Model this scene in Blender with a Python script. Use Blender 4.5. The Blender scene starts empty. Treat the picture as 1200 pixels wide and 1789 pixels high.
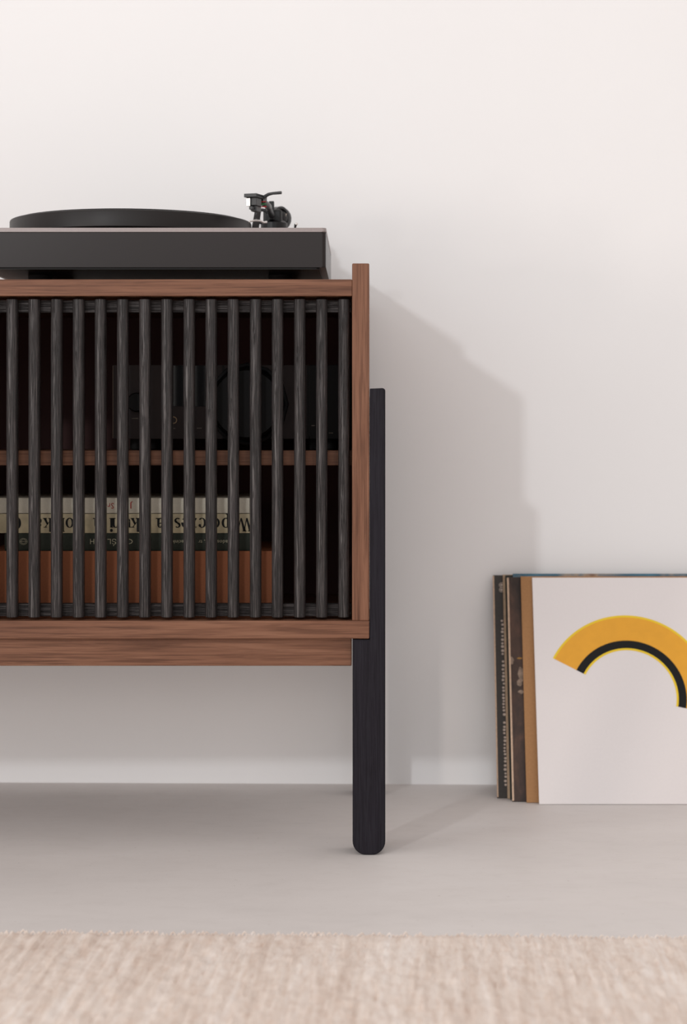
import bpy, bmesh, math, random
import numpy as np
from mathutils import Vector, Matrix

random.seed(7)
scene = bpy.context.scene
col = scene.collection

# ------------------------------------------------------------------ camera
D0, S, VX, VY, CH = 2.4, 0.00068, 645.0, 770.0, 0.4923
FPX = D0 / S
cd = bpy.data.cameras.new('camera')
cam = bpy.data.objects.new('camera', cd); col.objects.link(cam)
cam.location = (0, -D0, CH); cam.rotation_euler = (math.pi / 2, 0, 0)
cd.sensor_fit = 'HORIZONTAL'; cd.sensor_width = 24.0; cd.lens = 24.0 * FPX / 1200
cd.shift_x = (600 - VX) / 1200; cd.shift_y = (VY - 894.5) / 1200
cd.clip_start = 0.05
cd.dof.use_dof = True; cd.dof.focus_distance = D0 + 0.01; cd.dof.aperture_fstop = 5.6
scene.camera = cam

# ------------------------------------------------------------------ light
w = bpy.data.worlds.new('world'); scene.world = w; w.use_nodes = True
bg = w.node_tree.nodes['Background']
bg.inputs[0].default_value = (1.0, 0.915, 0.868, 1); bg.inputs[1].default_value = 0.81


def area(name, loc, target, sx, sy, power, color):
    l = bpy.data.lights.new(name, 'AREA'); l.shape = 'RECTANGLE'; l.size = sx; l.size_y = sy
    l.energy = power; l.color = color
    o = bpy.data.objects.new(name, l); col.objects.link(o)
    o.location = loc
    o.rotation_euler = (Vector(target) - Vector(loc)).to_track_quat('-Z', 'Y').to_euler()
    return o


area('far_window_light', (-2.4, -5.3, 2.3), (0.1, 0.4, 0.5), 0.17, 0.19, 60, (0.95, 0.98, 1.0))
area('front_fill_light', (-0.5, -4.5, 2.0), (0.1, 0.4, 0.7), 4.0, 2.2, 34, (0.89, 0.96, 1.0))  # added fill behind the camera for frontal shading, not a known window
area('side_window_light', (-2.7, -1.9, 1.25), (-0.2, 0.3, 0.7), 0.40, 2.1, 13, (0.86, 0.96, 1.0))
area('low_fill_light', (-3.0, -3.0, 0.5), (-0.2, 0.45, 0.15), 0.40, 0.9, 25, (1.0, 0.88, 0.79))  # added low fill from the left, lifts the shade under the console

vs = scene.view_settings
vs.view_transform = 'Standard'; vs.look = 'None'; vs.exposure = -0.04; vs.gamma = 1.0
vs.use_curve_mapping = False


# ------------------------------------------------------------------ helpers
def W(px, py, y):
    """photo pixel at depth y (metres behind the cabinet front) -> world point"""
    k = S * (D0 + y) / D0
    return Vector(((px - VX) * k, y, CH - (py - VY) * k))


def bm_box(bm, x0, x1, y0, y1, z0, z1, bev=0.0, seg=2):
    r = bmesh.ops.create_cube(bm, size=1.0)
    vs_ = r['verts']
    for v in vs_:
        v.co = Vector(((x0 + x1) / 2 + v.co.x * (x1 - x0), (y0 + y1) / 2 + v.co.y * (y1 - y0),
                       (z0 + z1) / 2 + v.co.z * (z1 - z0)))
    if bev > 0:
        es = list({e for v in vs_ for e in v.link_edges})
        bmesh.ops.bevel(bm, geom=es, offset=bev, segments=seg, affect='EDGES', profile=0.5)


def box(x0, x1, y0, y1, z0, z1, bev=0.0, seg=2):
    bm = bmesh.new(); bm_box(bm, x0, x1, y0, y1, z0, z1, bev, seg); return bm


def bm_lathe(bm, prof, origin, axis=(0, 0, 1), seg=32):
    """profile = list of (radius, height) revolved round an axis"""
    q = Vector((0, 0, 1)).rotation_difference(Vector(axis).normalized())
    o = Vector(origin); rings = []
    for r, h in prof:
        if r < 1e-6:
            rings.append([bm.verts.new(o + q @ Vector((0, 0, h)))])
        else:
            rings.append([bm.verts.new(o + q @ Vector((r * math.cos(2 * math.pi * i / seg),
                                                       r * math.sin(2 * math.pi * i / seg), h))) for i in range(seg)])
    for a, b in zip(rings[:-1], rings[1:]):
        for i in range(seg):
            j = (i + 1) % seg
            if len(a) == 1 and len(b) == 1:
                continue
            if len(a) == 1:
                bm.faces.new((a[0], b[i], b[j]))
            elif len(b) == 1:
                bm.faces.new((a[i], a[j], b[0]))
            else:
                bm.faces.new((a[i], a[j], b[j], b[i]))


def lathe(prof, origin, axis=(0, 0, 1), seg=32):
    bm = bmesh.new(); bm_lathe(bm, prof, origin, axis, seg)
    bmesh.ops.recalc_face_normals(bm, faces=bm.faces[:]); return bm


def bm_tube(bm, pts, r, seg=10):
    pts = [Vector(p) for p in pts]
    rs = r if isinstance(r, (list, tuple)) else [r] * len(pts)
    prev = None; up = Vector((0, 0, 1)); first = None
    for i, p in enumerate(pts):
        t = (pts[min(i + 1, len(pts) - 1)] - pts[max(i - 1, 0)]).normalized()
        n = t.cross(up)
        if n.length < 1e-4:
            n = t.cross(Vector((1, 0, 0)))
        n.normalize(); b = t.cross(n)
        ring = [bm.verts.new(p + rs[i] * (math.cos(2 * math.pi * k / seg) * n + math.sin(2 * math.pi * k / seg) * b))
                for k in range(seg)]
        if prev:
            for k in range(seg):
                j = (k + 1) % seg
                bm.faces.new((prev[k], prev[j], ring[j], ring[k]))
        else:
            first = ring
        prev = ring
    bm.faces.new(first[::-1]); bm.faces.new(prev)


def tube(pts, r, seg=10):
    bm = bmesh.new(); bm_tube(bm, pts, r, seg)
    bmesh.ops.recalc_face_normals(bm, faces=bm.faces[:]); return bm


def bm_prism(bm, poly, y0, y1):
    """polygon in (x, z), extruded from y0 to y1"""
    a = [bm.verts.new((x, y0, z)) for x, z in poly]
    b = [bm.verts.new((x, y1, z)) for x, z in poly]
    n = len(poly)
    bm.faces.new(a); bm.faces.new(b[::-1])
    for i in range(n):
        j = (i + 1) % n
        bm.faces.new((a[j], a[i], b[i], b[j]))


def obj(name, bm, mat, parent=None, smooth=None):
    """one mesh object; geometry given in world coordinates, origin at the parent's (or 0)"""
    me = bpy.data.meshes.new(name)
    bm.normal_update(); bm.to_mesh(me); bm.free()
    if parent is not None:
        root = parent
        while root.parent is not None:
            root = root.parent
        me.transform(Matrix.Translation(-Vector(root.location)))
    if smooth:
        me.shade_smooth(); me.set_sharp_from_angle(angle=math.radians(smooth))
    me.materials.append(mat)
    o = bpy.data.objects.new(name, me); col.objects.link(o)
    o.parent = parent
    return o


def thing(name, label, cat, loc=(0, 0, 0), group=None):
    o = bpy.data.objects.new(name, None); col.objects.link(o)
    o.empty_display_size = 0.05; o.location = loc
    o['label'] = label; o['category'] = cat
    if group: o['group'] = group
    return o


# ------------------------------------------------------------------ materials
class NT:
    def __init__(self, name, rough=0.5, spec=0.5):
        self.m = bpy.data.materials.new(name); self.m.use_nodes = True
        self.t = self.m.node_tree; self.p = self.t.nodes['Principled BSDF']
        self.p.inputs['Roughness'].default_value = rough
        self.p.inputs['Specular IOR Level'].default_value = spec

    def n(self, typ, **kw):
        nd = self.t.nodes.new(typ)
        for k, v in kw.items():
            setattr(nd, k, v)
        return nd

    def l(self, a, b):
        self.t.links.new(a, b)

    def coords(self, scale, rand=0.0, rot=(0, 0, 0)):
        tc = self.n('ShaderNodeTexCoord'); out = tc.outputs['Object']
        if rand:
            oi = self.n('ShaderNodeObjectInfo'); mu = self.n('ShaderNodeMath', operation='MULTIPLY')
            mu.inputs[1].default_value = rand; self.l(oi.outputs['Random'], mu.inputs[0])
            ad = self.n('ShaderNodeVectorMath', operation='ADD')
            self.l(out, ad.inputs[0]); self.l(mu.outputs[0], ad.inputs[1]); out = ad.outputs[0]
        mp = self.n('ShaderNodeMapping')
        mp.inputs['Scale'].default_value = scale; mp.inputs['Rotation'].default_value = rot
        self.l(out, mp.inputs['Vector'])
        return mp.outputs[0]

    def noise(self, vec, scale, detail=4, rough=0.55, dist=0.0):
        nz = self.n('ShaderNodeTexNoise')
        nz.inputs['Scale'].default_value = scale; nz.inputs['Detail'].default_value = detail
        nz.inputs['Roughness'].default_value = rough; nz.inputs['Distortion'].default_value = dist
        self.l(vec, nz.inputs['Vector']); return nz.outputs['Fac']

    def ramp(self, fac, stops):
        r = self.n('ShaderNodeValToRGB'); e = r.color_ramp.elements
        while len(e) < len(stops):
            e.new(0.5)
        for el, (p, c) in zip(e, stops):
            el.position = p; el.color = (*c, 1)
        self.l(fac, r.inputs[0]); return r.outputs[0]

    def mix(self, fac, a, b, mode='MIX'):
        m = self.n('ShaderNodeMix', data_type='RGBA', blend_type=mode)
        for s_, v in ((0, fac), (6, a), (7, b)):
            if isinstance(v, (int, float)): m.inputs[s_].default_value = v
            elif isinstance(v, tuple): m.inputs[s_].default_value = (*v, 1)
            else: self.l(v, m.inputs[s_])
        return m.outputs[2]

    def base(self, c):
        if isinstance(c, tuple): self.p.inputs['Base Color'].default_value = (*c, 1)
        else: self.l(c, self.p.inputs['Base Color'])

    def bump(self, h, strength, dist):
        b = self.n('ShaderNodeBump'); b.inputs['Strength'].default_value = strength
        b.inputs['Distance'].default_value = dist
        self.l(h, b.inputs['Height']); self.l(b.outputs[0], self.p.inputs['Normal'])


def plain(name, c, rough=0.5, spec=0.5, metal=0.0, grain=0.06, gscale=900):
    t = NT(name, rough, spec); t.p.inputs['Metallic'].default_value = metal
    v = t.coords((1, 1, 1)); f = t.noise(v, gscale, 2)
    lo = tuple(x * (1 - grain) for x in c); hi = tuple(min(1, x * (1 + grain)) for x in c)
    t.base(t.ramp(f, [(0.3, lo), (0.7, hi)])); return t.m


def walnut(name, axis, gain=1.0):
    t = NT(name, 0.45, 0.22)
    big = [24.0, 24.0, 24.0]; big[axis] = 1.0
    fine = [420.0, 420.0, 420.0]; fine[axis] = 9.0
    v1 = t.coords(tuple(big), 3.0); v2 = t.coords(tuple(fine), 3.0)
    f1 = t.noise(v1, 2.6, 5, 0.6, 1.3)
    f2 = t.noise(v1, 10.0, 5, 0.65, 0.6)
    f3 = t.noise(v2, 1.0, 3, 0.6)
    g = lambda *c: tuple(x * gain for x in c)
    c1 = t.ramp(f1, [(0.25, g(.116, .050, .029)), (0.45, g(.176, .079, .046)), (0.58, g(.216, .101, .060)), (0.78, g(.262, .130, .081))])
    c2 = t.ramp(f2, [(0.34, (.52, .47, .45)), (0.50, (1, 1, 1))])
    c3 = t.ramp(f3, [(0.34, (.40, .35, .33)), (0.50, (1, 1, 1))])
    t.base(t.mix(0.6, t.mix(0.6, c1, c2, 'MULTIPLY'), c3, 'MULTIPLY'))
    t.bump(f3, 0.12, 0.0004)
    return t.m


def black_ash(name, axis, c_lo, c_hi, rough, bstr, pore=(0.66, 0.78), spec=0.5, h_dark=(.30, .28, .28), c_pale=(.068, .059, .058)):
    t = NT(name, rough, spec)
    big = [55.0, 55.0, 55.0]; big[axis] = 2.2
    fine = [900.0, 900.0, 900.0]; fine[axis] = 16.0
    v1 = t.coords(tuple(big), 7.0); v2 = t.coords(tuple(fine), 7.0)
    f1 = t.noise(v1, 2.0, 4, 0.6, 1.6)
    f2 = t.noise(v2, 1.0, 4, 0.7, 0.3)
    f3 = t.noise(v1, 9.0, 3, 0.6, 1.2)
    ad = t.n('ShaderNodeMath', operation='MULTIPLY_ADD'); t.l(f3, ad.inputs[0]); ad.inputs[1].default_value = 0.55; t.l(f2, ad.inputs[2])
    grain = ad.outputs[0]                                   # about 0.5 .. 1.05
    h = t.ramp(grain, [(pore[0], (0, 0, 0)), (pore[1], (1, 1, 1))])
    cc = t.ramp(f1, [(0.3, c_lo), (0.7, c_hi)])
    dark = t.mix(1.0, cc, h_dark, 'MULTIPLY')
    t.base(t.mix(h, dark, t.mix(t.ramp(grain, [(pore[1] + 0.02, (0, 0, 0)), (pore[1] + 0.16, (1, 1, 1))]), cc, c_pale)))
    t.bump(h, bstr, 0.0006)
    rr = t.n('ShaderNodeMapRange'); rr.inputs['To Min'].default_value = rough + 0.18; rr.inputs['To Max'].default_value = rough - 0.06
    t.l(f1, rr.inputs['Value']); t.l(rr.outputs[0], t.p.inputs['Roughness'])
    return t.m


def wall_mat():
    t = NT('painted_plaster', 0.75, 0.25)
    v = t.coords((1, 1, 1)); a = t.noise(v, 2.2, 5, 0.6); b = t.noise(v, 120, 4, 0.6)
    t.base(t.ramp(a, [(0.3, (.846, .842, .850)), (0.7, (.866, .863, .870))]))
    t.bump(b, 0.06, 0.0012); return t.m


def floor_mat():
    t = NT('smooth_screed', 0.55, 0.4)
    v = t.coords((1, 1.6, 1)); a = t.noise(v, 3.0, 6, 0.62, 0.5); b = t.noise(v, 26.0, 5, 0.7); c = t.noise(v, 150, 2, 0.5)
    k = t.ramp(a, [(0.25, (.665, .630, .615)), (0.5, (.71, .672, .655)), (0.75, (.745, .71, .695))])
    k = t.mix(0.35, k, t.ramp(b, [(0.32, (.90, .89, .88)), (0.5, (1, 1, 1)), (0.68, (1, 1, 1)), (0.74, (1.0, 1.0, 1.0))]), 'MULTIPLY')
    k = t.mix(0.6, k, t.ramp(c, [(0.24, (.62, .58, .56)), (0.29, (1, 1, 1))]), 'MULTIPLY')
    t.base(k); t.bump(b, 0.08, 0.002); return t.m


def rug_mat():
    t = NT('wool_weave', 0.95, 0.1)
    v1 = t.coords((80, 5, 20)); v2 = t.coords((200, 40, 90)); v3 = t.coords((6, 6, 6))
    f1 = t.noise(v1, 1.0, 4, 0.6, 0.4); f2 = t.noise(v2, 1.0, 3, 0.6); f3 = t.noise(v3, 1.0, 3, 0.5)
    c = t.ramp(f1, [(0.28, (.67, .565, .50)), (0.46, (.76, .665, .60)), (0.60, (.81, .73, .675)), (0.76, (.88, .83, .795))])
    c = t.mix(0.6, c, t.ramp(f2, [(0.32, (.84, .76, .71)), (0.52, (1, 1, 1))]), 'MULTIPLY')
    c = t.mix(0.5, c, t.ramp(f3, [(0.3, (.86, .80, .76)), (0.7, (1, 1, 1))]), 'MULTIPLY')
    t.base(c); t.bump(f2, 0.5, 0.002); return t.m


M = dict(
    wall=wall_mat(), floor=floor_mat(), rug=rug_mat(),
    wal_x=walnut('walnut_long_grain', 0), wal_z=walnut('walnut_upright_grain', 2),
    back=plain('dark_red_back_board', (.060, .015, .013), 0.6, 0.3),
    slat=black_ash('black_stained_ash', 2, (.0150, .0115, .0115), (.0245, .0192, .0192), 0.30, 0.6, spec=0.36),
    rail=black_ash('black_stained_ash_rail', 0, (.020, .0165, .0165), (.030, .025, .025), 0.5, 0.5, spec=0.25),
    leg=black_ash('blue_black_stained_oak', 2, (.0105, .0085, .0125), (.0145, .012, .018), 0.5, 0.15, (0.62, 0.74), 0.14, (.7, .7, .7), (.0165, .0150, .020)),
    plinth=plain('charcoal_satin_lacquer', (.018, .013, .0125), 0.26, 0.26, 0, 0.05, 1600),
    plate=plain('grey_satin_plate', (.30, .255, .25), 0.36, 0.5),
    platter=plain('black_satin_metal', (.015, .013, .013), 0.42, 0.24, 0.0),
    blackp=plain('black_plastic', (.007, .007, .0078), 0.35, 0.32),
    greyp=plain('grey_plastic', (.026, .027, .029), 0.32, 0.38),
    chrome=plain('polished_metal', (.75, .72, .70), 0.18, 0.5, 1.0, 0.02),
    nickel=plain('warm_nickel', (.50, .42, .35), 0.3, 0.5, 1.0, 0.04),
    brass=plain('brass', (.60, .40, .17), 0.3, 0.5, 1.0, 0.04),
    aged=plain('aged_bronze', (.20, .13, .07), 0.45, 0.3), mark=plain('dim_print', (.10, .085, .07), 0.6, 0.2),
    dull=plain('dull_bronze', (.075, .05, .034), 0.5, 0.3),
    felt=plain('black_felt', (.02, .02, .02), 0.95, 0.1),
    wred=plain('red_wire', (.45, .02, .02), 0.4), wgrn=plain('green_wire', (.02, .16, .04), 0.4),
    rubber=plain('dark_rubber', (.015, .014, .014), 0.8, 0.2),
    cream=plain('cream_paper', (.62, .57, .47), 0.55, 0.35),
    beige=plain('aged_beige_paper', (.50, .42, .27), 0.5, 0.35, 0, 0.16, 70),
    green=plain('dark_green_cloth', (.022, .026, .018), 0.7, 0.3, 0, 0.3, 1400),
    pages=plain('book_pages', (.62, .55, .43), 0.8, 0.2, 0, 0.1, 1500),
    brown=plain('copper_brown_cloth', (.26, .088, .040), 0.75, 0.2, 0, 0.10, 1300),
    ink=plain('black_ink', (.008, .008, .008), 0.6, 0.2), rink=plain('red_ink', (.40, .035, .025), 0.6, 0.2),
    gink=plain('pale_gold_ink', (.42, .38, .27), 0.6, 0.2),
    amp=plain('dark_brown_anodised_panel', (.017, .010, .0095), 0.55, 0.18),
    ampd=plain('black_anodised_panel', (.0035, .0028, .0028), 0.5, 0.12),
    glassd=plain('black_display_glass', (.006, .006, .007), 0.12, 0.5),
    s_char=plain('charcoal_sleeve', (.035, .029, .025), 0.5, 0.35, 0, 0.12, 200),
    s_cream=plain('cream_sleeve', (.42, .30, .20), 0.6, 0.3, 0, 0.12, 120),
    s_black=plain('green_black_sleeve', (.010, .014, .010), 0.5, 0.3),
    s_kraft=plain('kraft_sleeve', (.37, .195, .088), 0.75, 0.2, 0, 0.06, 300),
    s_white=plain('white_sleeve', (.74, .70, .70), 0.35, 0.4, 0, 0.01, 300),
    s_lace=plain('pale_print', (.52, .43, .37), 0.6, 0.2),
    s_edge=plain('worn_card_edge', (.58, .42, .31), 0.8, 0.2, 0, 0.15, 300),
    amber=plain('amber_print', (.76, .36, .025), 0.4, 0.35, 0, 0.03, 60),
    yellow=plain('yellow_print', (.80, .56, .02), 0.4, 0.35, 0, 0.02, 60),
)


def photo_sleeve():
    t = NT('brown_photo_print', 0.5, 0.35)
    v = t.coords((1, 1, 0.6)); a = t.noise(v, 26, 5, 0.6, 0.6); b = t.noise(v, 70, 4, 0.6, 0.8)
    c = t.ramp(a, [(0.34, (.022, .012, .009)), (0.50, (.055, .030, .021)), (0.64, (.10, .050, .033)), (0.78, (.20, .11, .075))])
    t.base(t.mix(0.5, c, t.ramp(b, [(0.35, (.55, .52, .5)), (0.6, (1.1, 1.0, .95))]), 'MULTIPLY')); return t.m


def sky_sleeve():
    t = NT('blue_and_tan_print', 0.5, 0.35)
    v = t.coords((1, 1, 2.0)); a = t.noise(v, 14, 4, 0.6, 0.4)
    t.base(t.ramp(a, [(0.30, (.14, .06, .04)), (0.42, (.36, .28, .21)), (0.5, (.16, .19, .21)), (0.58, (.04, .12, .18)), (0.75, (.05, .19, .28))]))
    return t.m


M['s_photo'] = photo_sleeve(); M['s_sky'] = sky_sleeve()

# ------------------------------------------------------------------ setting
def struct(name, bm, mat):
    o = obj(name, bm, mat); o['kind'] = 'structure'; return o


WALL_Y, WALL_K = 0.497, -0.026       # the wall runs at a slight angle to the cabinet
def wall_y(x): return WALL_Y + WALL_K * x


struct('floor', box(-4, 4, -7, 1.2, -0.05, 0.0), M['floor'])
bm = bmesh.new(); bm_box(bm, -4, 4, WALL_Y, WALL_Y + 0.12, 0.0, 3.0)
for v in bm.verts: v.co.y += WALL_K * v.co.x
struct('wall_back', bm, M['wall'])

# ------------------------------------------------------------------ media console
DEPTH = 0.445
zf = lambda py, y=0.0: W(0, py, y).z
xf = lambda px, y=0.0: W(px, 0, y).x
PITCH = 0.026412
XS0 = -0.0302                                  # centre of the slat next to the right side panel
XI_R = xf(615); XO_R = xf(645); XL_R = xf(673)  # inner face, outer face, leg outside
N_DOOR = 22
XI_L = XS0 - PITCH * (2 * N_DOOR - 1) - (XI_R - XS0); XO_L = XI_L - (XO_R - XI_R); XL_L = XI_L - (XL_R - XI_R)
XM = (XI_L + XI_R) / 2
Z_TOP, Z_TB, Z_TBB = zf(460), zf(488), zf(517)
Z_BT, Z_BB, Z_AP, Z_LEG = zf(1084.5), zf(1116), zf(1165), zf(678)

con = thing('media_console', 'walnut media console with black slatted doors and dark notched legs', 'console', ((XI_L + XI_R) / 2, DEPTH / 2, 0))
B = 0.0009
obj('top_board', box(XI_L, XI_R, 0.0, DEPTH, Z_TBB, Z_TB, B), M['wal_x'], con)
obj('bottom_board', box(XO_L, XO_R, 0.0, DEPTH, Z_BB, Z_BT, B), M['wal_x'], con)
for a, b in ((XI_R, XO_R), (XO_L, XI_L)):
    obj('side_panel', box(a, b, 0.0, DEPTH, Z_BT, Z_TOP, 0.0014, 3), M['wal_z'], con)
obj('front_apron', box(XI_L + 0.0007, XI_R - 0.0007, 0.010, 0.032, Z_AP, Z_BB, B), M['wal_x'], con)
obj('rear_apron', box(XI_L + 0.0007, XI_R - 0.0007, DEPTH - 0.03, DEPTH - 0.008, Z_AP, Z_BB, B), M['wal_x'], con)
obj('back_panel', box(XI_L, XI_R, DEPTH - 0.012, DEPTH - 0.004, Z_BT, Z_TBB), M['back'], con)
obj('divider', box(XM - 0.009, XM + 0.009, 0.036, DEPTH - 0.012, Z_BT, Z_TBB, B), M['wal_z'], con)
Z_ST, Z_SB = zf(787, 0.04), zf(813, 0.04)
obj('shelf', box(XM + 0.009, XI_R, 0.04, DEPTH - 0.012, Z_SB, Z_ST, B), M['wal_x'], con)
obj('shelf', box(XI_L, XM - 0.009, 0.04, DEPTH - 0.012, Z_SB, Z_ST, B), M['wal_x'], con)


def leg_poly(s, xin, xout_side, xout):
    """notched leg outline: full width under the cabinet, half width up the side"""
    x0, x1, xs = xin, xout, xout_side
    zb = Z_BB - 0.0012; r = 0.0165; rt = 0.0035; pts = []
    def arc(cx, cz, rr, a0, a1, n):
        for i in range(n + 1):
            a = math.radians(a0 + (a1 - a0) * i / n)
            pts.append((cx + s * rr * math.cos(a), cz + rr * math.sin(a)))
    lo, hi = (x0, x1)
    arc(x0 + s * r, r, r, 180, 270, 8)
    arc(x1 - s * r, r, r, 270, 360, 8)
    arc(x1 - s * rt, Z_LEG - rt, rt, 0, 90, 4)
    pts.append((xs + s * 0.0008, Z_LEG - 0.0006)); pts.append((xs + s * 0.0006, Z_LEG - 0.002))
    pts.append((xs + s * 0.0006, zb)); pts.append((x0, zb))
    return pts


for s, xin, xs, xo in ((1, XI_R + 0.0006, XO_R, XL_R), (-1, XI_L - 0.0006, XO_L, XL_L)):
    for y0, y1 in ((0.0, 0.048), (DEPTH - 0.048, DEPTH)):
        bm = bmesh.new(); bm_prism(bm, leg_poly(s, xin, xs, xo), y0, y1)
        bmesh.ops.recalc_face_normals(bm, faces=bm.faces[:])
        es = [e for e in bm.edges if abs(e.verts[0].co.y - e.verts[1].co.y) < 1e-6]
        bmesh.ops.bevel(bm, geom=es, offset=0.0012, segments=2, affect='EDGES')
        obj('leg', bm, M['leg'], con, 25)

# slatted sliding doors: two rails each, and half-round slats in front of them
Z_S0, Z_S1 = zf(1079.5, 0.006), zf(522.0, 0.006)
RS = 0.0068
def slat_mesh():
    bm = bmesh.new(); prof = []
    prof = [(RS * math.cos(math.radians(180 + 180 * i / 18)), RS * math.sin(math.radians(180 + 180 * i / 18))) for i in range(19)]
    prof += [(RS, 0.0055), (RS - 0.0012, 0.0066), (-RS + 0.0012, 0.0066), (-RS, 0.0055)]
    H = Z_S1 - Z_S0
    rings = []
    for z, k in ((0, 0.90), (0.0007, 1.0), (H - 0.0007, 1.0), (H, 0.90)):
        rings.append([bm.verts.new((x * k, y * k, z)) for x, y in prof])
    n = len(prof)
    for a, b in zip(rings[:-1], rings[1:]):
        for i in range(n):
            j = (i + 1) % n; bm.faces.new((a[i], a[j], b[j], b[i]))
    bm.faces.new(rings[0][::-1]); bm.faces.new(rings[-1])
    bmesh.ops.recalc_face_normals(bm, faces=bm.faces[:])
    me = bpy.data.meshes.new('slat'); bm.to_mesh(me); bm.free()
    me.shade_smooth(); me.set_sharp_from_angle(angle=math.radians(32)); me.materials.append(M['slat']); return me


SM = slat_mesh()
for d in range(2):
    xr = XS0 - d * N_DOOR * PITCH; xl = xr - (N_DOOR - 1) * PITCH
    bm = bmesh.new()
    y0, y1 = 0.0202, 0.034
    bm_box(bm, xl - 0.0085, xr + 0.0085, y0, y1, zf(1076.7, 0.02), zf(1054.6, 0.02), 0.0006)
    bm_box(bm, xl - 0.0085, xr + 0.0085, y0, y1, zf(545.9, 0.02), zf(524.5, 0.02), 0.0006)
    for xa in (xl - 0.0045, xr - 0.0045):
        bm_box(bm, xa, xa + 0.009, y0 + 0.001, y1 - 0.001, zf(1060, 0.02), zf(540, 0.02))
    door = obj('slatted_door', bm, M['rail'], con)
    door['label'] = 'black ash door frame carrying the slats'
    for i in range(N_DOOR):
        o = bpy.data.objects.new('slat', SM); col.objects.link(o); o.parent = door
        o.location = Vector((xr - i * PITCH + random.uniform(-2e-4, 2e-4), 0.0131, Z_S0)) - Vector(con.location)

# ------------------------------------------------------------------ turntable
TY = 0.06; TX0, TX1 = -0.477, xf(569.3, TY)
TYB = TY + 0.325
TZ0, TZS, TZ1 = zf(467, TY), zf(405.2, TY), zf(398, TY)
tt = thing('turntable', 'charcoal turntable with black platter standing on the walnut console', 'turntable', ((TX0 + TX1) / 2, (TY + TYB) / 2, Z_TB))


def round_slab(x0, x1, y0, y1, z0, z1, r, bev, seg=6):
    bm = bmesh.new(); pts = []
    for cx, cy, a in ((x1 - r, y1 - r, 0), (x0 + r, y1 - r, 90), (x0 + r, y0 + r, 180), (x1 - r, y0 + r, 270)):
        for i in range(seg + 1):
            t_ = math.radians(a + 90 * i / seg); pts.append((cx + r * math.cos(t_), cy + r * math.sin(t_)))
    lo = [bm.verts.new((x, y, z0)) for x, y in pts]; hi = [bm.verts.new((x, y, z1)) for x, y in pts]
    bm.faces.new(lo[::-1]); bm.faces.new(hi); n = len(pts)
    for i in range(n):
        j = (i + 1) % n; bm.faces.new((lo[i], lo[j], hi[j], hi[i]))
    es = [e for e in bm.edges if abs(e.verts[0].co.z - e.verts[1].co.z) < 1e-6]
    if bev: bmesh.ops.bevel(bm, geom=es, offset=bev, segments=2, affect='EDGES')
    return bm


obj('plinth', round_slab(TX0, TX1, TY, TYB, TZ0, TZS - 0.0006, 0.005, 0.0008), M['plinth'], tt, 30)
obj('top_plate', round_slab(TX0, TX1 + 0.0002, TY - 0.0002, TYB, TZS, TZ1, 0.005, 0.0008), M['plate'], tt, 30)
obj('base_panel', round_slab(TX0 + 0.008, TX1 - 0.008, TY + 0.006, TYB - 0.008, TZ0 - 0.002, TZ0, 0.004, 0.0005), M['blackp'], tt, 30)
for fx in (TX0 + 0.06, TX1 - 0.06):
    for fy in (TY + 0.10, TYB - 0.05):
        obj('foot', lathe([(0, 0), (0.017, 0), (0.019, 0.002), (0.019, 0.010), (0.015, 0.0125), (0.015, TZ0 - 0.002 - Z_TB), (0, TZ0 - 0.002 - Z_TB)], (fx, fy, Z_TB)), M['rubber'], tt, 40)
PX, PY_, PR = -0.3085, TY + 0.160, 0.1555
PZ0, PZ1 = TZ1 + 0.0022, zf(365.3, PY_ - PR)
pl = obj('platter', lathe([(0, 0), (PR - 0.001, 0), (PR, 0.001), (PR, PZ1 - PZ0 - 0.0022), (PR - 0.0006, PZ1 - PZ0 - 0.0007), (PR - 0.002, PZ1 - PZ0), (0, PZ1 - PZ0)], (PX, PY_, PZ0), seg=128), M['platter'], tt, 40)
obj('slip_mat', lathe([(0, 0), (0.146, 0), (0.147, 0.001), (0.146, 0.002), (0, 0.002)], (PX, PY_, PZ1), seg=64), M['felt'], pl, 40)
obj('spindle', lathe([(0.0036, 0), (0.0036, 0.006), (0.002, 0.009), (0, 0.0095)], (PX, PY_, PZ1 + 0.002), seg=16), M['chrome'], pl, 40)
obj('sub_platter', lathe([(0, 0), (0.05, 0), (0.05, PZ0 - TZ1), (0, PZ0 - TZ1)], (PX, PY_, TZ1)), M['blackp'], tt, 40)

# tonearm: tube from the pivot to the offset headshell
HY = 0.115
h0 = W(437, 341, HY)                              # headshell front centre
ang = math.radians(20)
hd = Vector((math.sin(ang), math.cos(ang), 0))    # along the headshell, front to back
hn = Vector((hd.y, -hd.x, 0))                     # to the headshell's right
hz = Vector((0, 0, 1))


def obox(bm, c, l0, l1, w0, w1, z0, z1, bev=0.0004):
    b2 = bmesh.new(); bm_box(b2, w0, w1, l0, l1, z0, z1, bev, 2)
    for v in b2.verts:
        p = v.co.copy(); v.co = c + hn * p.x + hd * p.y + hz * p.z
    me = bpy.data.meshes.new('tmp'); b2.to_mesh(me); b2.free(); bm.from_mesh(me); bpy.data.meshes.remove(me)


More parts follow.
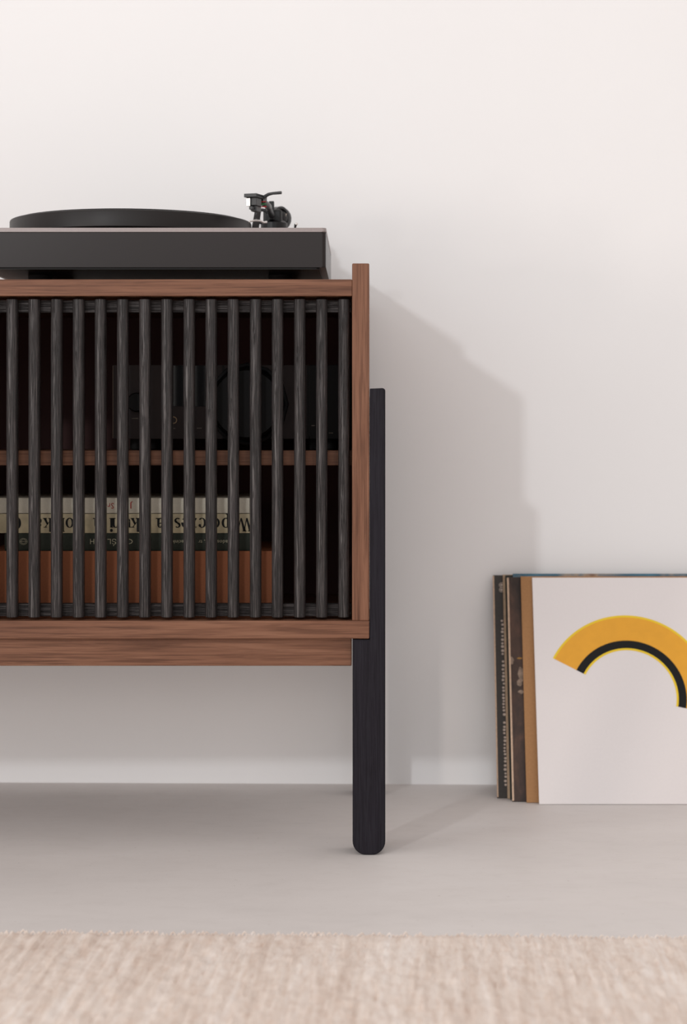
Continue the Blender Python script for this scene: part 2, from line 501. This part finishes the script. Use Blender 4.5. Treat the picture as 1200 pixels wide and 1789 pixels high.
piv = W(476, 379, 0.325)
hb = h0 + hd * 0.040
arm = obj('tonearm', tube([hb - hd * 0.006 - hz * 0.004, hb + hd * 0.012 - hz * 0.006, hb.lerp(piv, 0.25) + Vector((0.004, 0, -0.004)), hb.lerp(piv, 0.6), piv], 0.0044, 14), M['greyp'], tt, 40)
bm = bmesh.new(); obox(bm, h0, 0.0, 0.030, -0.0085, 0.0085, -0.0022, 0.0022); obox(bm, h0, 0.029, 0.042, -0.005, 0.005, -0.006, 0.0020)
obj('headshell', bm, M['greyp'], arm)
bm = bmesh.new(); obox(bm, h0, 0.006, 0.022, -0.0075, 0.0060, -0.0120, -0.0022, 0.0006); obox(bm, h0, 0.010, 0.026, -0.0035, 0.0040, -0.0190, -0.0118, 0.0008)
obj('cartridge', bm, M['greyp'], arm)
bm = bmesh.new(); obox(bm, h0, 0.0030, 0.0062, -0.0068, -0.0015, -0.0132, -0.0030, 0.0003)
obj('cartridge_face', bm, M['chrome'], arm)
bm = bmesh.new(); obox(bm, h0, 0.003, 0.016, -0.0030, 0.0018, -0.0172, -0.0132, 0.0006)
obj('stylus_holder', bm, M['greyp'], arm)
obj('stylus', tube([h0 + hd * 0.006 - hz * 0.0165, h0 + hd * 0.001 - hz * 0.0185], 0.0004, 6), M['chrome'], arm)
for k in (-0.0055, 0.0045):
    obj('screw', tube([h0 + hd * 0.014 + hn * k - hz * 0.0075, h0 + hd * 0.014 + hn * k + hz * 0.0026], 0.0011, 8), M['chrome'], arm)
p0 = h0 + hd * 0.024 + hn * 0.0085
obj('finger_lift', tube([p0, p0 + hn * 0.006 + hz * 0.0032, p0 + hn * 0.012 + hz * 0.0042, p0 + hn * 0.0235 + hz * 0.0046], [0.0024, 0.0021, 0.0018, 0.0020], 8), M['greyp'], arm, 50)
for k, (mt, a_, b_) in enumerate((('wred', .0035, -.006), ('wgrn', .0060, -.0105), ('wgrn', .0015, -.009), ('wred', .0050, -.0145))):
    q0 = h0 + hd * 0.023 + hn * (0.001 + 0.0015 * (k % 3)) + hz * (-0.006 - 0.002 * k)
    q1 = h0 + hd * 0.030 + hn * (0.0075 + a_ * 0.3) + hz * (b_ * 0.8)
    q2 = h0 + hd * 0.038 + hn * 0.003 + hz * (-0.005 - 0.0015 * k)
    obj('lead_wire', tube([q0, q0.lerp(q1, .5) + hn * .0012, q1, q1.lerp(q2, .5) + hn * .0008, q2], 0.0006, 6), M[mt], arm)
    obj('lead_pin', tube([q0 - hd * 0.003, q0 + hd * 0.0015], 0.0009, 6), M['brass'], arm)
# bearing, post, counterweight, rest
base_z = TZ1
obj('arm_base', lathe([(0, 0), (0.026, 0), (0.027, 0.002), (0.027, 0.010), (0.018, 0.013), (0.018, 0.034), (0.013, 0.038), (0, 0.038)], (piv.x + 0.002, piv.y, base_z)), M['blackp'], tt, 40)
bm = bmesh.new(); bm_box(bm, piv.x - 0.012, piv.x + 0.013, piv.y - 0.014, piv.y + 0.014, piv.z - 0.011, piv.z + 0.009, 0.003, 3)
obj('bearing_housing', bm, M['blackp'], arm)
pp = W(474.5, 352, piv.y - 0.016)
obj('bearing_post', box(pp.x - 0.0034, pp.x + 0.0034, piv.y - 0.021, piv.y - 0.012, piv.z - 0.006, pp.z, 0.0007), M['blackp'], arm)
cw = W(485, 382, 0.352)
obj('counterweight', lathe([(0, -0.016), (0.011, -0.016), (0.0145, -0.012), (0.0160, -0.004), (0.0160, 0.010), (0.013, 0.014), (0, 0.014)], cw, (0.45, 1, 0.05), 28), M['blackp'], arm, 40)
obj('counterweight_ring', lathe([(0.0085, -0.0165), (0.0085, -0.0180), (0.0062, -0.0180), (0.0062, -0.0165)], cw, (0.45, 1, 0.05), 28), M['greyp'], arm, 40)
kb = W(496.5, 378, 0.345)
obj('bias_knob', lathe([(0, 0.004), (0.0034, 0.004), (0.0040, 0.0025), (0.0040, 0.000), (0, 0.000)], kb, (0.93, -0.36, 0.05), 18), M['nickel'], tt, 40)
gp = W(490, 380, 0.338)
obj('gimbal_ring', lathe([(0.0120, -0.003), (0.0150, -0.003), (0.0150, 0.003), (0.0120, 0.003), (0.0120, -0.003)], gp, (0.75, -0.65, 0.05), 26), M['greyp'], arm, 40)
r0 = [W(434.5, 400, 0.20), W(434.5, 389, 0.20), W(437, 386.6, 0.20), W(447, 385.2, 0.205), W(454, 385.4, 0.21), W(460, 388.5, 0.22), W(465, 388, 0.225)]
r0[0].z = TZ1
obj('arm_lift', tube(r0, [0.0010, 0.0010, 0.0011, 0.0014, 0.0017, 0.0015, 0.0019], 8), M['chrome'], tt, 50)
a0 = W(441, 398, 0.235); a1 = W(446, 366, 0.235)
bm = bmesh.new(); bm_prism(bm, [(a0.x - .004, TZ1), (a0.x + .006, TZ1), (a1.x + .0075, a1.z), (a1.x, a1.z)], 0.230, 0.240)
bmesh.ops.recalc_face_normals(bm, faces=bm.faces[:])
obj('arm_rest', bm, M['plinth'], tt)
ac = W(458, 378, 0.232)
obj('arm_rest_clip', tube([ac + Vector((0.0085 * math.cos(math.radians(a)), 0, 0.0085 * math.sin(math.radians(a)))) for a in range(30, 271, 20)], 0.0022, 8), M['greyp'], tt, 50)
c0 = W(509, 400, 0.30); c0.z = TZ1
c1 = W(516.5, 392.3, 0.27)
obj('cue_lever', tube([c0, c0.lerp(c1, 0.45) + Vector((0, 0, .002)), c1.lerp(c0, .2), c1], [0.0015, 0.0014, 0.0012, 0.0019], 8), M['blackp'], tt, 50)
obj('cue_lever_tip', lathe([(0, -0.002), (0.0016, -0.0015), (0.0019, 0), (0.0014, 0.0016), (0, 0.002)], c1 + Vector((0.001, 0, 0.0008)), (0.6, 0, 0.5), 12), M['chrome'], tt, 60)

# ------------------------------------------------------------------ lettering
def glyph(ch):
    P = []
    st = 0.27
    def rect(x0, z0, x1, z1): P.append([(x0, z0), (x1, z0), (x1, z1), (x0, z1)])
    def quad(*p): P.append(list(p))
    def ring(cx, cz, rx, rz, ix, iz, a0, a1, n=20):
        for i in range(n):
            t0 = math.radians(a0 + (a1 - a0) * i / n); t1 = math.radians(a0 + (a1 - a0) * (i + 1) / n)
            P.append([(cx + ix * math.cos(t0), cz + iz * math.sin(t0)), (cx + rx * math.cos(t0), cz + rz * math.sin(t0)),
                      (cx + rx * math.cos(t1), cz + rz * math.sin(t1)), (cx + ix * math.cos(t1), cz + iz * math.sin(t1))])
    def disc(cx, cz, r, n=12): P.append([(cx + r * math.cos(2 * math.pi * i / n), cz + r * math.sin(2 * math.pi * i / n)) for i in range(n)])
    adv = 1.0
    if ch in 'oó':
        ring(.5, .5, .5, .53, .23, .45, 0, 360); adv = 1.06
        if ch == 'ó': quad((.45, 1.15), (.60, 1.12), (.85, 1.42), (.60, 1.46))
    elif ch == 'p':
        rect(.12, -.45, .12 + st, 1); rect(0, .92, .2, 1); rect(0, -.45, .52, -.37); ring(.52, .5, .50, .53, .22, .45, -115, 115); adv = 1.08
    elif ch == 'k':
        rect(.08, 0, .08 + st, 1.45); rect(0, 0, .48, .07); rect(0, 1.38, .2, 1.45)
        quad((.33, .42), (.42, .42), (.88, .96), (.76, .96)); quad((.44, .62), (.60, .74), (1.05, .03), (.73, .03)); rect(.62, 0, 1.1, .07); rect(.62, .93, 1.02, 1); adv = 1.08
    elif ch in 'lł':
        rect(.1, 0, .1 + st, 1.45); rect(0, 0, .5, .07); rect(0, 1.38, .2, 1.45); adv = .52
        if ch == 'ł': quad((-.03, .62), (.52, .88), (.52, 1.0), (-.03, .74))
    elif ch == 'i':
        rect(.1, 0, .1 + st, 1); rect(0, 0, .5, .07); rect(0, .93, .2, 1); disc(.24, 1.3, .17); adv = .52
    elif ch in 'nh':
        rect(.1, 0, .1 + st, 1.45 if ch == 'h' else 1); rect(0, 0, .47, .07); rect(0, .93, .2, 1)
        ring(.60, .62, .42, .41, .15, .33, 0, 170); rect(.75, 0, 1.02, .62); rect(.62, 0, 1.14, .07); adv = 1.14
    elif ch == 'u':
        rect(.1, .4, .1 + st, 1); rect(0, .93, .3, 1); ring(.5, .38, .40, .41, .14, .33, 180, 350); rect(.74, 0, 1.01, 1); rect(.62, .93, .9, 1); rect(.9, 0, 1.12, .07); adv = 1.12
    elif ch == 'a':
        rect(.50, .08, .50 + st, .72); ring(.44, .70, .33, .33, .08, .25, 0, 160); disc(.17, .74, .12)
        ring(.38, .29, .36, .31, .10, .22, 60, 320); rect(.6, 0, .95, .09); adv = .94
    elif ch == 'c':
        ring(.5, .5, .5, .53, .22, .45, 50, 318); disc(.76, .78, .15); adv = .92
    elif ch == 'e':
        ring(.5, .5, .5, .53, .22, .45, 0, 318); rect(.2, .47, .98, .55); adv = .98
    elif ch == 's':
        ring(.40, .74, .36, .29, .14, .20, 40, 250); ring(.40, .27, .38, .29, .16, .19, -140, 70); quad((.12, .62), (.30, .72), (.72, .36), (.56, .26)); adv = .82
    elif ch == 'z':
        rect(.05, .91, .85, 1); rect(.05, 0, .85, .09); quad((.05, .09), (.36, .09), (.85, .91), (.54, .91)); adv = .9
    elif ch == 'W':
        t_ = 1.4
        quad((.10, t_), (.42, t_), (.78, 0), (.60, 0)); quad((.64, 0), (.74, 0), (1.05, t_), (.95, t_))
        quad((.78, t_), (1.10, t_), (1.46, 0), (1.28, 0)); quad((1.32, 0), (1.42, 0), (1.80, t_), (1.70, t_))
        rect(0, t_ - .07, .55, t_); rect(.7, t_ - .07, 1.2, t_); rect(1.55, t_ - .07, 1.95, t_); adv = 1.9
    return P, adv


def bm_poly(bm, pts, y):
    vs_ = [bm.verts.new((x, y, z)) for x, z in pts]
    bm.faces.new(vs_)


def serif_upside(bm, items, xh, zbase, y, wk=0.92):
    """letters standing on their heads: each item is (glyph, photo x of its right edge)"""
    for ch, px in items:
        xr = xf(px, y); P, adv = glyph(ch)
        for poly in P:
            bm_poly(bm, [(xr - px_ * xh * wk, zbase - pz * xh) for px_, pz in poly], y)


def font_mesh(text, size, bold=0.0):
    cu = bpy.data.curves.new('tmp_text', 'FONT'); cu.body = text; cu.size = size; cu.offset = bold; cu.resolution_u = 2
    o = bpy.data.objects.new('tmp_text', cu); col.objects.link(o)
    dg = bpy.context.evaluated_depsgraph_get(); dg.update()
    me = bpy.data.meshes.new_from_object(o.evaluated_get(dg))
    bpy.data.objects.remove(o); bpy.data.curves.remove(cu)
    return me


def font_upside(bm, text, size, px_right, zbase, y, width=None):
    me = font_mesh(text, size)
    xs = [v.co.x for v in me.vertices]
    k = (width / (max(xs) - min(xs))) if width and xs else 1.0
    x0 = min(xs); xr = xf(px_right, y)
    for v in me.vertices:
        x, z = (v.co.x - x0) * k, v.co.y
        v.co = (xr - x, y, zbase - z)
    bm.from_mesh(me); bpy.data.meshes.remove(me)


def bm_ring2(bm, cx, cz, rx, rz, t_, y, a0=0, a1=360, n=28):
    for i in range(n):
        q = [math.radians(a0 + (a1 - a0) * (i + j) / n) for j in (0, 1)]
        bm_poly(bm, [(cx + (rx - t_) * math.cos(q[0]), cz + (rz - t_) * math.sin(q[0])), (cx + rx * math.cos(q[0]), cz + rz * math.sin(q[0])),
                     (cx + rx * math.cos(q[1]), cz + rz * math.sin(q[1])), (cx + (rx - t_) * math.cos(q[1]), cz + (rz - t_) * math.sin(q[1]))], y)


# ------------------------------------------------------------------ books on the lower level
BY = 0.085


def book(name, label, x0, x1, z0, z1, y0, depth, cover, spine_r=0.004):
    t = thing(name, label, 'book', ((x0 + x1) / 2, y0 + depth / 2, z0), 'books lying on the lower level of the console')
    tb = 0.0024
    bm = bmesh.new()
    bm_box(bm, x0, x1, y0 + 0.002, y0 + depth, z0, z0 + tb, 0.0005); bm_box(bm, x0, x1, y0 + 0.002, y0 + depth, z1 - tb, z1, 0.0005)
    obj('cover', bm, cover, t)
    # slightly rounded spine
    bm = bmesh.new(); n = 8; poly = []
    zc, hh = (z0 + z1) / 2, (z1 - z0) / 2
    for i in range(n + 1):
        a = -1 + 2 * i / n; poly.append((y0 + spine_r * 0.35 * (a * a), zc + a * hh))
    poly += [(y0 + 0.005, z1), (y0 + 0.005, z0)]
    A = [bm.verts.new((x0, y, z)) for y, z in poly]; Bv = [bm.verts.new((x1, y, z)) for y, z in poly]
    bm.faces.new(A); bm.faces.new(Bv[::-1])
    for i in range(len(poly)):
        j = (i + 1) % len(poly); bm.faces.new((A[i], Bv[i], Bv[j], A[j]))
    bmesh.ops.recalc_face_normals(bm, faces=bm.faces[:])
    obj('spine', bm, cover, t, 40)
    obj('page_block', box(x0 + 0.003, x1 - 0.003, y0 + 0.006, y0 + depth - 0.003, z0 + tb, z1 - tb), M['pages'], t)
    return t


zb0 = Z_BT
z_a, z_g, z_b, z_c = zf(962, BY), zf(931.3, BY), zf(896.6, BY), zf(870, BY)
book('album', 'thick plain copper brown clothbound album at the bottom of the book stack', xf(-30, BY), xf(476, BY - .004), zb0, z_a - 0.0003, BY - 0.004, 0.25, M['brown'], 0.001)
xr_b = xf(437, BY)
bg_ = book('book', 'dark green book with small pale lettering lying on the brown album', xf(8, BY), xr_b, z_a, z_g - 0.0004, BY, 0.21, M['green'])
bb_ = book('book', 'beige book with large black upside-down serif title on its spine', xf(-25, BY), xr_b, z_g, z_b - 0.0008, BY, 0.22, M['beige'])
bc_ = book('book', 'cream book with red lettering on top of the book stack', xf(-28, BY), xf(436, BY), z_b, z_c, BY, 0.215, M['cream'])
yl = BY - 0.0004
bm = bmesh.new()
items = [('W', 441), ('s', 413), ('p', 402), ('ó', 384), ('ł', 367), ('c', 360), ('z', 344), ('e', 331), ('s', 316), ('n', 302), ('a', 286),
         ('k', 244), ('u', 229), ('n', 211), ('i', 198), ('a', 176), ('p', 146), ('o', 129), ('l', 113), ('s', 104), ('k', 91), ('a', 73)]
serif_upside(bm, items, 0.0117, zf(905, BY), yl, 0.88)
obj('title', bm, M['ink'], bb_)
bm = bmesh.new(); c = W(28, 914, yl)
bm_ring2(bm, c.x, c.z, 0.0062, 0.0080, 0.0062, yl); obj('emblem', bm, M['ink'], bb_)
bm = bmesh.new(); font_upside(bm, 'J an', 0.0098, 232, zf(879, BY), yl, 0.019); font_upside(bm, 'Sroka', 0.0098, 199, zf(879, BY), yl, 0.022)
obj('author', bm, M['rink'], bc_)
bm = bmesh.new(); font_upside(bm, 'CIE', 0.0092, 232, zf(941.5, BY), yl, 0.017); font_upside(bm, 'ŚLIC', 0.0092, 203, zf(941.5, BY), yl, 0.020); font_upside(bm, 'H', 0.0092, 164.5, zf(941.5, BY), yl, 0.005)
obj('author', bm, M['gink'], bg_); bm = bmesh.new()
font_upside(bm, 'Zados', 0.0064, 405, zf(943.5, BY), yl, 0.018); font_upside(bm, 'nt, tr', 0.0064, 366, zf(943.5, BY), yl, 0.014); font_upside(bm, 'ecinka', 0.0064, 321, zf(943.5, BY), yl, 0.017)
obj('title', bm, M['gink'], bg_); bm = bmesh.new()
c = W(41, 946, yl)
for a in (0, 1):
    bm_ring2(bm, c.x, c.z, 0.0048 - a * 0.0016, 0.0040 - a * 0.0012, 0.0004, yl)
bm_poly(bm, [(c.x - .0048, c.z - .0002), (c.x + .0048, c.z - .0002), (c.x + .0048, c.z + .0002), (c.x - .0048, c.z + .0002)], yl)
obj('emblem', bm, M['gink'], bg_)

# ------------------------------------------------------------------ amplifier on the shelf
AY = 0.10
ax0, ax1 = xf(197, AY), xf(613, AY)
az0, az1 = zf(767, AY), zf(637.5, AY)
amp = thing('amplifier', 'dark brown hi-fi amplifier with a big black dial on the console shelf', 'amplifier', ((ax0 + ax1) / 2, AY + 0.12, Z_ST))
obj('case', box(ax0 + 0.002, ax1 - 0.002, AY + 0.004, AY + 0.25, az0 + 0.002, az1 - 0.001, 0.001), M['blackp'], amp)
obj('front_panel', box(ax0, xf(540, AY), AY, AY + 0.004, az0, az1, 0.0005), M['amp'], amp)
obj('end_panel', box(xf(541, AY), ax1, AY, AY + 0.004, az0, az1, 0.0005), M['ampd'], amp)
obj('edge_trim', box(ax0 - 0.0001, ax0 + 0.0009, AY - 0.0008, AY, az0 + 0.001, az1 - 0.001), M['dull'], amp)
obj('display', box(xf(303, AY), xf(360, AY), AY - 0.001, AY, zf(710, AY), az1 - 0.0008, 0.0003), M['glassd'], amp)
for px in (252, 366, 388, 520, 536):
    obj('groove_strip', box(xf(px, AY), xf(px + 4, AY), AY - 0.0007, AY, az0 + 0.0006, az1 - 0.0006), M['ampd'], amp)
dc = W(432, 706, AY)
dial = obj('dial', lathe([(0, 0.020), (0.041, 0.020), (0.0435, 0.0175), (0.045, 0.004), (0.045, 0.0), (0, 0.0)], dc, (0, -1, 0), 48), M['ampd'], amp, 35)
obj('dial_bezel', lathe([(0.0455, 0.0), (0.0515, 0.0), (0.0505, 0.004), (0.0475, 0.0055), (0.0455, 0.004)], dc, (0, -1, 0), 12), M['blackp'], dial, 20)
kc = W(240, 703, AY)
obj('knob', lathe([(0, 0.012), (0.0105, 0.012), (0.0118, 0.010), (0.0122, 0), (0, 0)], kc, (0, -1, 0), 28), M['ampd'], amp, 35)
jc = W(303, 734, AY)
jk = obj('headphone_socket', lathe([(0.0034, 0.001), (0.0046, 0.001), (0.0046, 0.0), (0.0034, 0.0)], jc, (0, -1, 0), 20), M['aged'], amp, 35)
for px, py, wpx in ((236, 731, 12), (304, 748.5, 5), (348, 748, 9), (547, 743.5, 6), (578, 756.5, 8)):
    a = W(px, py, AY)
    obj('printed_mark', box(a.x - wpx * S / 2, a.x + wpx * S / 2, AY - 0.0003, AY, a.z - 0.0005, a.z + 0.0005), M['mark'], amp)
for fx in (ax0 + 0.035, ax1 - 0.035):
    for fy in (AY + 0.03, AY + 0.22):
        obj('foot', lathe([(0, 0), (0.015, 0), (0.017, 0.002), (0.017, az0 + 0.002 - Z_ST), (0, az0 + 0.002 - Z_ST)], (fx, fy, Z_ST), seg=20), M['rubber'], amp, 40)

# ------------------------------------------------------------------ record sleeves leaning on the wall
GR = 'record sleeves leaning on the wall'


def sleeve(label, x0, yb, yt, ztop, mat, width=0.322, thick=0.0032):
    dy = yt - yb; L = math.hypot(dy, ztop)
    t = thing('record_sleeve', label, 'record sleeve', (x0, yb, 0.0008), GR)
    t.rotation_euler = (-math.atan2(dy, ztop), 0, 0)
    t['len'] = L
    bm = bmesh.new()
    # two card faces, a spine on the right and a slightly open mouth on the left
    bm_box(bm, 0, width, 0, 0.0009, 0, L, 0.0003); bm_box(bm, 0, width, thick - 0.0009, thick, 0, L, 0.0003)
    bm_box(bm, width - 0.0014, width, 0.0009, thick - 0.0009, 0, L)
    bm_box(bm, 0, width, 0.0009, thick - 0.0009, 0, 0.0012)
    bm_box(bm, 0, width, 0.0009, thick - 0.0009, L - 0.0012, L)
    local('cover', bm, mat, t)
    bm = bmesh.new()
    bm_lathe(bm, [(0, 0.0011), (0.150, 0.0011), (0.150, 0.0021), (0, 0.0021)], (width / 2 - 0.002, 0, L / 2), (0, 1, 0), 40)
    local('record', bm, M['blackp'], t, 40)
    return t, L


def local(name, bm, mat, parent, smooth=None):
    me = bpy.data.meshes.new(name)
    bmesh.ops.recalc_face_normals(bm, faces=bm.faces[:])
    bm.to_mesh(me); bm.free()
    if smooth: me.shade_smooth(); me.set_sharp_from_angle(angle=math.radians(smooth))
    me.materials.append(mat)
    o = bpy.data.objects.new(name, me); col.objects.link(o); o.parent = parent; return o


sA, LA = sleeve('charcoal record sleeve with pale lace print, hindmost against the wall', .1762, .380, .4795, .300, M['s_char'])
sB, LB = sleeve('cream record sleeve showing as a thin strip beside the charcoal one', .1900, .3745, .4745, .301, M['s_cream'])
sC, LC = sleeve('green-black record sleeve showing as a dark sliver beside the brown photo one', .1932, .3685, .4695, .3005, M['s_black'])
sG, LG = sleeve('record sleeve with blue and tan top edge rising above the others', .2035, .3615, .4660, .3030, M['s_sky'])
sD, LD = sleeve('dark brown photo-printed record sleeve with worn pale left edge', .1951, .3525, .4595, .2985, M['s_photo'])
sE, LE = sleeve('plain kraft tan record sleeve behind the white one', .2139, .3450, .4545, .300, M['s_kraft'])
sF, LF = sleeve('foremost white record sleeve with a large amber, yellow and black print', .2298, .3320, .4500, .2985, M['s_white'])
local('worn_edge', box(-0.0002, 0.0016, -0.0003, 0.0030, 0.001, LA - 0.001), M['s_edge'], sA)
local('worn_edge', box(-0.0002, 0.0022, -0.0003, 0.0030, 0.001, LD - 0.001), M['s_edge'], sD)
bm = bmesh.new()
z = 0.018
while z < LA * 0.80:
    r = random.uniform(0.0016, 0.0023); cx = 0.0118 + random.uniform(-0.0006, 0.0006)
    P = [(cx + r * math.cos(i * math.pi / 4), z + r * 0.9 * math.sin(i * math.pi / 4)) for i in range(8)]
    bm_poly(bm, P, -0.0002)
    z += random.uniform(0.0042, 0.0060) + (0.006 if random.random() < 0.1 else 0)
local('lace_print', bm, M['s_lace'], sA); bm = bmesh.new()
for zz in (LA - 0.0145, LA - 0.0215):
    bm_ring2(bm, 0.0120, zz, 0.0036, 0.0036, 0.0008, -0.0002); bm_ring2(bm, 0.0120, zz, 0.0018, 0.0018, 0.0018, -0.0002)
local('rosette_print', bm, M['s_lace'], sA)
bm = bmesh.new()                                      # a pale figure in the brown photograph
def blob(bm, cx, cz, rx, rz, y=-0.0002, n=14, j=0.2):
    bm_poly(bm, [(cx + rx * (1 + random.uniform(-j, j)) * math.cos(2 * math.pi * i / n), cz + rz * (1 + random.uniform(-j, j)) * math.sin(2 * math.pi * i / n)) for i in range(n)], y)
for cx, dz, rx, rz in ((.0165, .136, .0045, .0105), (.0135, .148, .0035, .0050), (.0155, .1605, .0040, .0026), (.0030, .117, .0035, .0050)):
    blob(bm, cx, LD - dz * 1.03, rx, rz)
local('pale_figure', bm, plain('dull_cream_print', (.26, .19, .145), 0.6, 0.2, 0, 0.35, 160), sD)
bm = bmesh.new(); blob(bm, .0148, LD - .1175, .0040, .0012)
local('amber_fleck', bm, plain('amber_fleck_print', (.36, .19, .05), 0.6, 0.2), sD)
# plain arch motif on the white sleeve
cu, cv = 0.128, LF - 0.172
def arch(name, r0, r1, mat, y, a0=152, a1=-12):
    bm = bmesh.new(); n = 56
    for i in range(n):
        q = [math.radians(a0 + (a1 - a0) * (i + j) / n) for j in (0, 1)]
        bm_poly(bm, [(cu + r0 * math.cos(q[0]), cv + r0 * math.sin(q[0])), (cu + r1 * math.cos(q[0]), cv + r1 * math.sin(q[0])),
                     (cu + r1 * math.cos(q[1]), cv + r1 * math.sin(q[1])), (cu + r0 * math.cos(q[1]), cv + r0 * math.sin(q[1]))], y)
    return local(name, bm, mat, sF)
arch('outer_yellow_band', 0.1135, 0.1165, M['yellow'], -0.0002)
arch('amber_band', 0.0800, 0.1135, M['amber'], -0.0002)
arch('black_band', 0.0690, 0.0800, M['ink'], -0.0002)
arch('inner_yellow_band', 0.0660, 0.0690, M['yellow'], -0.0002)

# ------------------------------------------------------------------ rug
def make_rug():
    rng = np.random.default_rng(3)
    x0, x1, dx = -0.95, 0.85, 0.0030
    yf, yn, dyy = 0.0, -0.62, 0.0034
    xs = np.arange(x0, x1 + 1e-6, dx); ys = np.arange(yf, yn - 1e-6, -dyy)
    nx, ny = len(xs), len(ys)
    X, Y = np.meshgrid(xs, ys)
    def smooth(a, kx, ky):
        for k, ax in ((kx, 1), (ky, 0)):
            if k > 1:
                ker = np.ones(k) / k
                a = np.apply_along_axis(lambda v: np.convolve(v, ker, mode='same'), ax, a)
        return (a - a.mean()) / (a.std() + 1e-9)
    n1 = smooth(rng.standard_normal((ny, nx)), 2, 16)      # yarn slubs running away from the viewer
    n2 = smooth(rng.standard_normal((ny, nx)), 3, 6)
    n3 = smooth(rng.standard_normal((ny, nx)), 20, 20)
    Z = 0.0085 + 0.0006 * n1 + 0.0004 * n2 + 0.0002 * n3 + 0.0007 * np.sin(X * 2 * np.pi / 0.0075 + 0.7 * n3)
    edge = np.clip((yf - Y) / 0.007, 0, 1)
    Z = np.maximum(Z, 0.004) * (0.25 + 0.75 * np.sqrt(edge))
    Yj = Y + (1 - edge) * 0.0012 * n2
    verts = np.stack([X, Yj, Z], -1).reshape(-1, 3)
    idx = np.arange(nx * ny).reshape(ny, nx)
    faces = np.stack([idx[:-1, :-1], idx[1:, :-1], idx[1:, 1:], idx[:-1, 1:]], -1).reshape(-1, 4)
    V = verts.tolist(); F = faces.tolist()
    b = len(V)
    # near part of the rug behind the fine weave, sides and underside
    V += [(x0, yn, 0.0085), (x1, yn, 0.0085), (x1, -2.4, 0.0085), (x0, -2.4, 0.0085), (x0, yn, 0.0005), (x1, yn, 0.0005), (x1, -2.4, 0.0005), (x0, -2.4, 0.0005),
          (x0, yf, 0.0005), (x1, yf, 0.0005)]
    F += [(b, b + 3, b + 2, b + 1), (b + 3, b + 7, b + 6, b + 2), (b, b + 4, b + 7, b + 3), (b + 1, b + 2, b + 6, b + 5)]
    F += [(b + 8, b + 9, b + 5, b + 4), (b + 4, b + 5, b + 6, b + 7)]
    F += [(b + 8, b + 9, int(idx[0, -1]), int(idx[0, 0])), (b + 8, int(idx[0, 0]), b, b + 4), (b + 9, b + 5, b + 1, int(idx[0, -1]))]
    me = bpy.data.meshes.new('rug_weave'); me.from_pydata(V, [], F); me.update()
    me.shade_smooth(); me.set_sharp_from_angle(angle=math.radians(60)); me.materials.append(M['rug'])
    root = thing('rug', 'ivory and beige woven wool rug on the floor in front of the console', 'rug', (0, -0.419, 0.0))
    root.rotation_euler = (0, 0, math.radians(-1.9))
    o = bpy.data.objects.new('weave', me); col.objects.link(o); o.parent = root
    # yarn loops along the far edge
    bm = bmesh.new(); x = x0
    while x < x1:
        h = random.uniform(0.004, 0.0075); dw = random.uniform(0.0015, 0.003)
        y = random.uniform(-0.003, 0.002)
        bm_tube(bm, [(x - dw, y - .003, 0.003), (x - dw * .7, y, 0.003 + h * .7), (x, y + .0008, 0.003 + h), (x + dw * .7, y, 0.003 + h * .6), (x + dw, y - .003, 0.003)], 0.0011, 5)
        x += random.uniform(0.003, 0.0065)
    me = bpy.data.meshes.new('edge_yarn'); bm.to_mesh(me); bm.free(); me.shade_smooth(); me.materials.append(M['rug'])
    e = bpy.data.objects.new('edge_yarn', me); col.objects.link(e); e.parent = root; e['kind'] = 'stuff'
    return root


make_rug()
